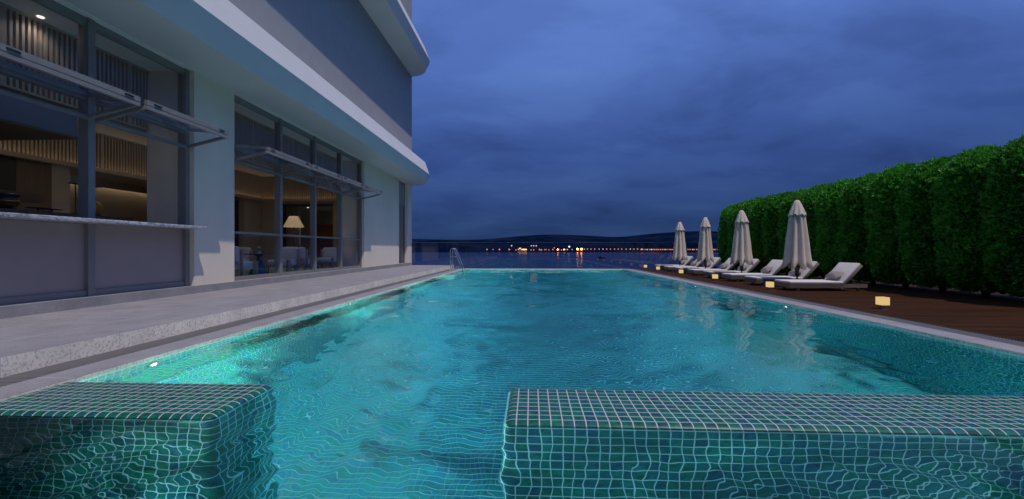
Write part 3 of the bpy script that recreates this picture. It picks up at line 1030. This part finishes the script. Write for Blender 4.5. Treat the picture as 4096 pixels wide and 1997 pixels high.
# ------------------------------------------------------------------ loungers
def make_lounger():
    r = empty('sun_lounger')
    W = .67
    f = MB()
    for yy in (0, W - .02):
        f.box(0, 1.26, yy + .004, yy + .018, .080, .176)
        n = 58
        for k in range(n):
            x = .008 + k * (1.25 - .014) / (n - 1)
            f.box(x, x + .013, yy - (.003 if yy == 0 else -.019), yy + (.0035 if yy == 0 else .024), .083, .173)
        f.box(1.262, 1.80, yy, yy + .022, .088, .172)
    f.box(0, .018, .019, W - .021, .080, .176)
    f.box(1.782, 1.80, .022, W - .022, .088, .172)
    f.box(.018, 1.26, .020, W - .022, .15, .174)
    f.build('frame', rattan, r)
    for x in (.19, 1.60):
        for yy in (.03, W - .09):
            MB().box(x, x + .055, yy, yy + .055, 0, .0795).build('leg', rattan, r)
    MB().rbox((.635, W / 2, .207), (1.27, W - .01, .060), .022, 3).build('mattress', cushion, r)
    a = math.radians(-49)
    R = Matrix.Rotation(a, 4, 'Y')
    ux = Vector((math.cos(-a), 0, math.sin(-a)))
    nx = Vector((-math.sin(-a), 0, math.cos(-a)))
    base = Vector((1.27, W / 2, .190))
    cb = base + ux * .30 + nx * .032
    MB().rbox(cb, (.60, W - .01, .062), .022, 3, R).build('back_cushion', cushion, r)
    pb = base + ux * .295 - nx * .030
    MB().rbox(pb, (.60, W, .052), .004, 1, R).build('backrest', rattan, r)
    # prop under the backrest
    MB().bar((1.58, W / 2, .13), (1.50, W / 2, .40), .40, .02).build('back_prop', rattan, r)
    # pillow : squashed super-ellipsoid leaning on the backrest
    vs, fs = [], []
    nu, nv = 20, 28
    for i in range(nu + 1):
        u = -PI / 2 + PI * i / nu
        for j in range(nv):
            v = 2 * PI * j / nv
            sg = lambda t, p: math.copysign(abs(t) ** p, t)
            x = sg(math.cos(u), .9) * sg(math.cos(v), .45)
            y = sg(math.cos(u), .9) * sg(math.sin(v), .45)
            z = math.sin(u)
            e = max(abs(x), abs(y))
            z *= (1 - .75 * e ** 3)
            wob = 1 + .03 * math.sin(5 * v + 2) * abs(math.sin(u * 2))
            vs.append((x * .135 * wob, y * .235 * wob, z * .066))
    for i in range(nu):
        for j in range(nv):
            k = (j + 1) % nv
            fs.append((i * nv + j, i * nv + k, (i + 1) * nv + k, (i + 1) * nv + j))
    M = Matrix.Translation(base + ux * .155 + nx * .115 + Vector((-.03, -.02, 0))) @ Matrix.Rotation(math.radians(-40), 4, 'Y')
    MB().add([tuple(M @ Vector(p)) for p in vs], fs, True).build('pillow', pillow_m, r)
    return r


lw = ['nearest', 'second', 'third', 'fourth', 'fifth', 'sixth', 'seventh', 'farthest']
lo = make_lounger()
for i in range(8):
    o = lo if i == 0 else copy_tree(lo)
    o.location = (6.23 + random.uniform(-.015, .015) * (i > 0), 10.33 + 1.48 * i, -.002)
    tag(o, f'{lw[i]} sun lounger from the camera, pale mattress on dark timber', 'sun lounger', 'sun loungers in a row on the deck')


def make_umbrella():
    r = empty('closed_umbrella')
    MB().lathe([(.24, 0), (.24, .03), (.05, .045), (.05, .20), (.035, .21)], 24).build('base', bronze, r)
    MB().lathe([(.021, .18), (.021, 2.30)], 12).build('pole', bronze, r)
    MB().lathe([(.022, .30), (.05, .31), (.055, .42), (.044, .43), (.044, .45), (.062, .47), (.066, .56), (.028, .60)], 16).build('collar', bronze, r)
    MB().lathe([(.034, 2.285), (.03, 2.32), (.012, 2.37), (.002, 2.385)], 14).build('finial', dark_m, r)

    def pleat(amp, k0):
        def fn(a, rr, z, j):
            ph = a * 8 + .25 * math.sin(a * 3 + 1)
            s = math.cos(ph)
            q = .5 + .5 * s
            q = q ** .6
            return rr * (1 - amp + amp * q), z
        return fn
    seg = 96
    zs = [2.04, 1.95, 1.8, 1.6, 1.4, 1.2, 1.0, .85, .74, .64]
    rs = [.13, .17, .195, .218, .242, .268, .288, .306, .322, .338]
    f0 = pleat(.36, 0)

    def fn2(a, rr, z, j):
        r2, _ = f0(a, rr, z, j)
        if j >= len(zs) - 2:
            q = abs(math.cos(a * 4 + .3))
            drop = .17 * (q ** 1.3) * (.5 if j == len(zs) - 2 else 1)
            z = z - drop
            r2 *= 1 + .06 * q
        r2 *= 1 + .03 * math.sin(a * 2 + z * 2)
        return r2, z
    c = MB().lathe(list(zip(rs, zs)), seg, cap=False, fn=fn2).build('canopy', canvas, r)
    md = c.modifiers.new('t', 'SOLIDIFY')
    md.thickness = .006
    zt = [2.315, 2.29, 2.20, 2.10, 2.0, 1.94, 1.90]
    rt = [.035, .060, .105, .145, .180, .200, .218]

    def fn3(a, rr, z, j):
        r2, _ = pleat(.12, 0)(a, rr, z, j)
        if j >= 5:
            z += .03 * math.cos(a * 8) * (j - 4) * .5
        return r2, z
    t = MB().lathe(list(zip(rt, zt)), seg, cap=False, fn=fn3).build('top_flap', canvas, r)
    md = t.modifiers.new('t', 'SOLIDIFY')
    md.thickness = .006
    return r


um = make_umbrella()
uw = ['nearest and tallest looking', 'second nearest', 'third nearest', 'farthest']
for i in range(4):
    o = um if i == 0 else copy_tree(um)
    o.location = (7.07, 11.42 + 2.92 * i, -.002)
    o.rotation_euler = (0, 0, [0, .35, .8, 1.3][i])
    tag(o, f'{uw[i]} closed beige umbrella standing between two sun loungers on the deck', 'umbrella', 'closed umbrellas between the loungers')

# cube lamps
cu = empty('cube_lamp')
MB().rbox((0, 0, .135), (.131, .131, .131), .002, 1).build('glowing_shade', cube_e, cu)
MB().box(-.045, .045, -.045, .045, 0, .0695).build('foot', rattan, cu)
cw = ['nearest, standing alone on bare deck at the right', 'second nearest, beside the foot of the nearest lounger', 'third nearest, beside the third lounger',
      'fourth nearest, beside the fifth lounger', 'fifth nearest, beside the feet of the far loungers', 'farthest, at the far corner of the deck']
for i, y in enumerate((7.30, 10.62, 13.70, 16.75, 19.75, 21.9)):
    o = cu if i == 0 else copy_tree(cu)
    o.location = (5.92, y, -.002)
    tag(o, f'small glowing cube lamp, {cw[i]}', 'lamp', 'glowing cube lamps along the deck edge')

# ------------------------------------------------------------------ hedge trees
def tree_mesh(seed, n):
    r = np.random.default_rng(seed)
    # body: rounded column (superellipse dome); axis z 0.12..3.15, radius .62
    H0, H1 = .10, 3.03

    def rad(t):
        # t 0..1 along the height
        top = np.clip((t - .76) / .24, 0, 1)
        bot = np.clip((.22 - t) / .22, 0, 1)
        return .635 * np.sqrt(np.clip(1 - top ** 2.6, 0, 1)) * (1 - .55 * bot ** 2)
    t = r.random(n) ** .92
    th = r.random(n) * 2 * PI
    lump = 1 + .05 * np.sin(th * 3 + t * 9 + seed) + .04 * np.sin(th * 7 - t * 21)
    depth = 1 - np.abs(r.normal(0, .10, n)) + r.random(n) * .13 * (r.random(n) < .22)
    rr = (rad(t) * lump + .015) * depth
    # extra points on the dome
    k = n // 6
    ph = r.random(k) * .5 * PI
    tt = .76 + .24 * np.sin(ph)
    t[:k] = tt
    rr[:k] = rad(tt) * (1 - np.abs(r.normal(0, .05, k))) * np.sqrt(r.random(k) * .6 + .4)
    top_cap = r.random(k // 2)
    rr[:k // 2] *= top_cap
    z = H0 + (H1 - H0) * t
    # points pulled in near the top must sit on the dome
    rad_lin = np.clip(rr / .62, 0, 1)
    zmax = H0 + (H1 - H0) * (.76 + .24 * np.clip(1 - (rad_lin / 1.03) ** 2, 0, 1) ** (1 / 2.6))
    z[:k] = zmax[:k] + r.normal(0, .03, k) + .06 * (r.random(k) < .12)
    c = np.stack([rr * np.cos(th) * 1.12, rr * np.sin(th), z], 1)
    nrm = np.stack([np.cos(th), np.sin(th), np.where(t > .72, (t - .72) * 5, .15)], 1)
    nrm[:k, 2] += 1.0
    nrm /= np.linalg.norm(nrm, axis=1)[:, None]
    NB = 6
    V = []
    tone = []
    ctone = np.clip(r.random(n) * .6 + .4 * (.5 + .5 * np.sin(th * 9 + t * 31) * np.sin(t * 47 + th * 4)), 0, 1)
    for b in range(NB):
        d = nrm + r.normal(0, .55, (n, 3)) + np.array([0, 0, .35])
        d /= np.linalg.norm(d, axis=1)[:, None]
        s = np.cross(d, r.normal(0, 1, (n, 3)))
        s /= np.linalg.norm(s, axis=1)[:, None]
        ln = r.uniform(.05, .115, n)[:, None]
        wd = r.uniform(.012, .022, n)[:, None]
        p0 = c - d * ln * .2
        V.append(np.stack([p0, c + d * ln * .4 + s * wd, c + d * ln, c + d * ln * .4 - s * wd], 1))
        tone.append(np.clip(ctone * .7 + r.random(n) * .4, 0, 1))
    V = np.concatenate(V).reshape(-1, 3)
    tone = np.concatenate(tone)
    nq = len(tone)
    # inner core
    cv, cf = [], []
    NS, NR = 20, 18
    for j in range(NR + 1):
        tt = j / NR
        for i in range(NS):
            a = 2 * PI * i / NS
            q = float(rad(np.array([tt]))[0]) * .86 + .01
            cv.append((q * math.cos(a) * 1.12, q * math.sin(a), H0 + .05 + (H1 - H0 - .12) * tt))
    for j in range(NR):
        for i in range(NS):
            k2 = (i + 1) % NS
            cf.append((j * NS + i, j * NS + k2, (j + 1) * NS + k2, (j + 1) * NS + i))
    o = len(V)
    verts = np.concatenate([V, np.array(cv)])
    me = bpy.data.meshes.new('crown')
    faces_q = np.arange(nq * 4).reshape(-1, 4)
    fc = np.array(cf) + o
    F = np.concatenate([faces_q, fc])
    me.vertices.add(len(verts))
    me.vertices.foreach_set('co', verts.astype(np.float32).ravel())
    me.loops.add(F.size)
    me.loops.foreach_set('vertex_index', F.astype(np.int32).ravel())
    me.polygons.add(len(F))
    me.polygons.foreach_set('loop_start', (np.arange(len(F)) * 4).astype(np.int32))
    me.update(calc_edges=True)
    at = me.attributes.new('tone', 'FLOAT', 'FACE')
    at.data.foreach_set('value', np.concatenate([tone, np.zeros(len(fc))]).astype(np.float32))
    me.materials.append(leafm)
    return me


crowns = [tree_mesh(s, 9000) for s in (11, 12, 13)]
trunk_mesh = MB().tube([(0, 0, -.05), (.01, 0, .2), (0, .01, .6), (.02, 0, 1.2)], [.07, .06, .05, .03], 10).mesh('trunk', bark)
tw = ['nearest, cut by the right frame edge', 'second', 'third', 'fourth', 'fifth', 'sixth', 'seventh', 'eighth', 'ninth', 'tenth', 'eleventh', 'twelfth', 'thirteenth', 'farthest, next to the lake']
for i in range(14):
    t = empty('hedge_tree', (9.72 + random.uniform(-.03, .03), 7.38 + .985 * i, 0))
    cr = bpy.data.objects.new('crown', crowns[i % 3])
    C.objects.link(cr)
    cr.parent = t
    cr.rotation_euler = (0, 0, (i % 2) * PI + random.uniform(-.15, .15))
    cr.scale = (1, 1, random.uniform(.985, 1.02))
    tr = bpy.data.objects.new('trunk', trunk_mesh)
    C.objects.link(tr)
    tr.parent = t
    tag(t, f'clipped round topped evergreen in the hedge, {tw[i]}' + ('' if i in (0, 13) else ' from the right'), 'tree', 'clipped evergreens forming the hedge')

# ------------------------------------------------------------------ lounge furniture
def make_chair():
    r = empty('lounge_chair')
    # faces +y locally, seat .30..., overall .72 wide (x), .70 deep (y)
    MB().rbox((0, .02, .30), (.60, .62, .20), .08, 4).build('seat', boucle, r)
    MB().rbox((0, -.30, .58), (.60, .17, .40), .08, 4).build('backrest', boucle, r)
    for sx in (-1, 1):
        MB().lathe([(.034, 0), (.034, .70)], 16, (sx * .335, -.27, 0)).build('post', post_wood, r)
        l = MB().lathe([(.062, 0), (.062, .40), (.055, .408)], 20, (sx * .335, .24, 0)).build('leg', post_wood, r)
        MB().box(sx * .335 - .03, sx * .335 + .03, .300, .3045, .33, .345).build('slot', dark_m, l)
    return r


ch = make_chair()
cpos = [((-7.42, 10.15, 0), 'white boucle lounge chair just right of the broad pier, facing away from the camera'),
        ((-7.45, 12.15, PI), 'white boucle lounge chair beyond the first dark cone table, facing the camera'),
        ((-7.55, 13.35, 0), 'white boucle lounge chair backing onto the second one in the window'),
        ((-7.65, 15.25, PI), 'white boucle lounge chair farthest along the window by the second pier')]
for i, ((x, y, rz), lb) in enumerate(cpos):
    o = ch if i == 0 else copy_tree(ch)
    o.location = (x, y, PL)
    o.rotation_euler = (0, 0, rz)
    tag(o, lb, 'chair', 'lounge chairs behind the windows')


def make_table():
    r = empty('cone_table')
    MB().lathe([(.26, 0), (.25, .02), (.05, .42), (.045, .50), (.12, .56)], 24).build('base', bluedark, r)
    MB().lathe([(.36, .56), (.36, .585)], 32).build('top', bluedark, r)
    return r


tb = make_table()
for i, (x, y, lb) in enumerate(((-7.55, 11.2, 'dark conical table between the two nearest white lounge chairs'),
                                (-7.75, 14.35, 'dark conical table between the two farther white lounge chairs'),
                                (-10.2, 13.0, 'dark conical table deeper in the room behind the chairs'))):
    o = tb if i == 0 else copy_tree(tb)
    o.location = (x, y, PL)
    tag(o, lb, 'table', 'conical side tables in the lounge')
    v = empty('flower_vase', (x - .05, y + .12, PL + .585))
    tag(v, f'small vase of white flowers on the {["nearest", "second", "farthest"][i]} conical table', 'vase', 'flower vases on the tables')
    MB().lathe([(.025, 0), (.035, .03), (.02, .08), (.024, .09)], 12).build('vase', china, v)
    fl = MB()
    for k in range(7):
        a = k * 2.4
        fl.lathe([(.002, -.014), (.016, 0), (.002, .014)], 6, (.035 * math.cos(a), .035 * math.sin(a), .15 + .02 * (k % 3)))
    fl.build('blossom', china, v)
    st = MB()
    for k in range(7):
        a = k * 2.4
        st.tube([(0, 0, .07), (.035 * math.cos(a), .035 * math.sin(a), .14 + .02 * (k % 3))], .0025, 5)
    st.build('stems', stem_m, v)
    p = empty('plate', (x + .08, y - .08, PL + .585))
    tag(p, f'white plate with folded napkin on the {["nearest", "second", "farthest"][i]} conical table', 'plate', 'plates on the tables')
    MB().lathe([(.05, 0), (.09, .014), (.085, .014), (.05, .006)], 20).build('dish', china, p)
    MB().rbox((0, 0, .018), (.09, .04, .018), .006, 2).build('napkin', boucle, p)

# a second pair of chairs deeper in the room
for (x, y, rz, lb) in ((-10.2, 12.0, 0, 'lounge chair deep in the dim room nearer the camera of two'), (-10.3, 14.1, PI, 'lounge chair deep in the dim room facing the camera behind the far table')):
    o = copy_tree(ch)
    o.location = (x, y, PL)
    o.rotation_euler = (0, 0, rz)
    tag(o, lb, 'chair', 'lounge chairs behind the windows')

fl_ = empty('floor_lamp', (-9.3, 15.9, PL))
tag(fl_, 'floor lamp with a lit conical cream shade behind the lounge chairs', 'lamp')
MB().lathe([(.16, 0), (.16, .02), (.014, .03), (.014, 2.05), (.02, 2.10)], 16).build('stand', dark_m, fl_)
sh = MB().lathe([(.16, 2.0), (.37, 1.58), (.36, 1.58), (.15, 1.99)], 32, cap=False).build('lamp_shade', shade_e, fl_)
ll = bpy.data.lights.new('floor_lamp_bulb', 'POINT')
ll.energy = 6
ll.color = (1, .68, .38)
ll.shadow_soft_size = .06
lo_ = bpy.data.objects.new('floor_lamp_bulb', ll)
C.objects.link(lo_)
lo_.location = (-9.3, 15.9, PL + 1.75)


def disc(x, y, z, lb, r=.22):
    e = empty('gold_disc', (x, y, z))
    tag(e, lb, 'ornament', 'round gold ornaments')
    d = MB().lathe([(.001, .05), (r * .5, .045), (r * .9, .02), (r, 0), (r * .9, .008), (.001, .03)], 36, cap=False).build('dish', gold, e)
    d.rotation_euler = (0, PI / 2, 0)
    d.location = (0, 0, r)
    MB().box(-.03, .05, -.06, .06, -.01, .03).build('stand', dark_m, e)


disc(-7.75, 7.05, 1.60, 'round brushed gold dish ornament standing behind the marble counter', .135)
MB()
st_ = MB().box(-8.0, -7.5, 3.0, 7.5, 1.30, 1.59)
st_.box(-8.0, -7.5, 3.0, 7.5, PL, 1.3)
tag(st_.build('back_counter', wood_panel), 'dark timber work counter just inside the marble bar top', 'counter')
disc(-11.9, 15.75, 1.75, 'round gold disc ornament on the far lounge wall left of the dark opening', .24)

# grinder hoppers on the bar
for i, y in enumerate((4.75, 5.08, 5.42)):
    e = empty('bean_hopper', (-7.35, y, 1.44 if False else 1.59))
    e.location = (-7.72, y + .35, 1.592)
    tag(e, f'{["leftmost", "middle", "rightmost"][i]} smoked glass bean hopper with black lid on the bar', 'hopper', 'smoked glass hoppers on the bar')
    MB().lathe([(.05, 0), (.10, .05), (.135, .12), (.14, .19)], 20).build('jar', glass_brown, e)
    MB().lathe([(.144, .191), (.15, .20), (.15, .225), (.12, .235)], 20).build('lid', dark_m, e)
    MB().lathe([(.112, .05), (.1375, .108), (.143, .112), (.143, .13), (.1375, .13)], 20, cap=False).build('band', gold, e)
tl = empty('task_lamp', (-7.62, 6.62, 1.592))
tag(tl, 'slim task lamp with a flat dark blue head over the bar counter', 'lamp')
MB().lathe([(.05, 0), (.05, .012), (.009, .018), (.009, .50)], 12).build('stem', dark_m, tl)
MB().rbox((0, .16, .51), (.10, .46, .02), .006, 2).build('head', bluedark, tl)
for i, (x, y) in enumerate(((-7.7, 6.15), (-7.75, 6.38))):
    e = empty('serving_tray', (x, y, 1.592))
    tag(e, f'{["left", "right"][i]} dark footed serving tray on the bar behind the grey post', 'tray', 'footed trays on the bar')
    MB().lathe([(.05, 0), (.012, .02), (.012, .05)], 14).build('foot', dark_m, e)
    MB().lathe([(.13, .05), (.13, .06)], 24).build('plate', dark_m, e)

# ------------------------------------------------------------------ far shore lights
CP, SP = math.cos(math.radians(2.65)), math.sin(math.radians(2.65))


def shore_x(px, Y):
    xc = px - 2048
    return Y * (xc * CP - 1665 * SP) / (1665 * CP + xc * SP)


lampm = {'o': emis('shore_lamp_orange', (1.0, .27, .06), 1.9), 'w': emis('shore_lamp_white', (1.0, .66, .42), 1.6),
         'O': emis('shore_lamp_bright_orange', (1.0, .27, .045), 45.0), 'c': emis('shore_lamp_cool_white', (.70, 1.0, .85), 4.5),
         'y': emis('harbour_floodlight', (1.0, .45, .09), 7.0)}


def shore_mesh(key, r, h):
    mb = MB()
    nseg = 8
    vs, fs = [], []
    mb.lathe([(.01, h - r), (r * .7, h - r * .7), (r, h), (r * .7, h + r * .7), (.01, h + r)], 10)
    nh = len(mb.f)
    mb.lathe([(.25, 0), (.25, h - r)], 6)
    me = mb.mesh('street_lamp', [lampm[key], dark_m])
    for i, p_ in enumerate(me.polygons):
        zc = sum(me.vertices[v].co.z for v in p_.vertices) / len(p_.vertices)
        rad_ = max(abs(me.vertices[v].co.x) + abs(me.vertices[v].co.y) for v in p_.vertices)
        p_.material_index = 1 if rad_ < .5 and zc < h - r * .8 else 0
    return me


SM = {}
lamps = []
for z_, k, r_, h_ in [(941, 'o', 1.1, 7), (995, 'o', .9, 7), (1054, 'o', 1.3, 7), (1143, 'o', 1.4, 7), (1165, 'w', 1.2, 16), (1205, 'o', 1.0, 6), (1347, 'w', 1.1, 16),
                      (1369, 'w', 1.1, 16), (1393, 'w', 1.2, 16), (1345, 'o', 1, 6), (1370, 'o', 1, 6), (1423, 'o', 1.2, 7), (1440, 'o', 1.3, 6), (1473, 'o', .9, 7), (1487, 'o', .9, 7),
                      (1513, 'o', .9, 6), (1550, 'o', 1.1, 7), (1564, 'o', 1.0, 11), (1597, 'O', 1.1, 7), (1607, 'o', 1.3, 7), (1633, 'o', 1, 6), (1657, 'y', 1.3, 7), (1672, 'o', 1, 7),
                      (1690, 'w', 1, 7), (1708, 'c', 1.3, 14), (1735, 'o', 1, 7), (1787, 'O', 1.7, 8), (1824, 'O', 1.7, 8)]:
    lamps.append((1550 + z_ * .427, k, r_, h_, 0))
for z_ in range(1847, 2390, 36):
    lamps.append((1550 + (z_ + random.uniform(-4, 4)) * .427, 'w' if random.random() < .45 else 'o', 1.0, 8, 1))
px = 2566
while px < 2880:
    lamps.append((px, 'o' if random.random() < .85 else 'w', .9 + .3 * random.random(), 7, 2))
    px += random.uniform(5, 10)
YS = 1002
for (px, k, r_, h_, row) in lamps:
    r_ *= 1.35
    key = (k, round(r_, 1), h_)
    if key not in SM:
        SM[key] = shore_mesh(k, round(r_, 1), h_)
    o = bpy.data.objects.new('street_lamp', SM[key])
    C.objects.link(o)
    o.location = (shore_x(px, YS), YS + 20 * math.sin(shore_x(px, YS) * .011) - 3, LZ)
    lb = {('o', 0): 'small orange street lamp on the far shore', ('w', 0): 'white mast light above the harbour on the far shore',
          ('O', 0): 'large bright orange lamp on the far shore with a long reflection', ('y', 0): 'bright yellow lamp beside the harbour road on the far shore',
          ('c', 0): 'cool greenish white mast light on the far shore',
          ('w', 1): 'pale lamp in the evenly spaced row right of the harbour', ('o', 1): 'orange lamp in the evenly spaced row right of the harbour'}.get((k, row),
          'small lamp in the dense far row of lights behind the umbrellas')
    if row == 2:
        lb = ('pale' if k == 'w' else 'orange') + ' lamp in the dense far row of lights behind the umbrellas'
    tag(o, lb, 'street lamp', {0: 'harbour lamps on the far shore', 1: 'even row of lamps on the far shore', 2: 'dense lamps on the far shore behind the umbrellas'}[row] + ', ' + {'o': 'orange', 'w': 'white', 'O': 'bright orange', 'y': 'yellow', 'c': 'cool white'}[k])

# lit ferry terminal
x0_ = shore_x(1550 + 1222 * .427, YS)
x1_ = shore_x(1550 + 1306 * .427, YS)
ft = empty('ferry_terminal', ((x0_ + x1_) / 2, YS - 2, LZ))
tag(ft, 'brightly floodlit harbour building, the brightest cluster on the far shore', 'building')
wd_ = (x1_ - x0_)
MB().box(-wd_ / 2, wd_ / 2, -3, 6, 0, 7).box(-wd_ * .35, -wd_ * .1, -2, 5, 7, 12).build('wall', int_wall, ft)
for k in range(9):
    x = -wd_ / 2 + (k + .5) * wd_ / 9
    rr_ = (1.0, 1.3, 1.1, .9, 1.5, 2.0, 2.0, 1.9, 1.6)[k]
    MB().rbox((x, -4.4, 7.2 + (2.5 if k in (1, 2) else 0)), (rr_ * 1.5, 1.2, rr_), .3, 2).build('floodlight', lampm['y'], ft)
# small boat out on the lake
bt = empty('moored_boat', (shore_x(1550 + 1998 * .427, 330), 330, LZ))
tag(bt, 'tiny dark boat lying still on the lake in front of the far lamps', 'boat')
MB().add([(-3, 0, 0), (3, 0, 0), (4, 0, .9), (-3.3, 0, .8), (0, -1, 0), (0, 1, 0), (0, -1.2, .8), (0, 1.2, .8)],
         [(0, 4, 6, 3), (4, 1, 2, 6), (0, 3, 7, 5), (5, 7, 2, 1), (3, 6, 2, 7), (0, 5, 1, 4)]).build('hull', dark_m, bt)
MB().box(-1.6, .6, -.7, .7, .7, 1.6).build('cabin', dark_m, bt)
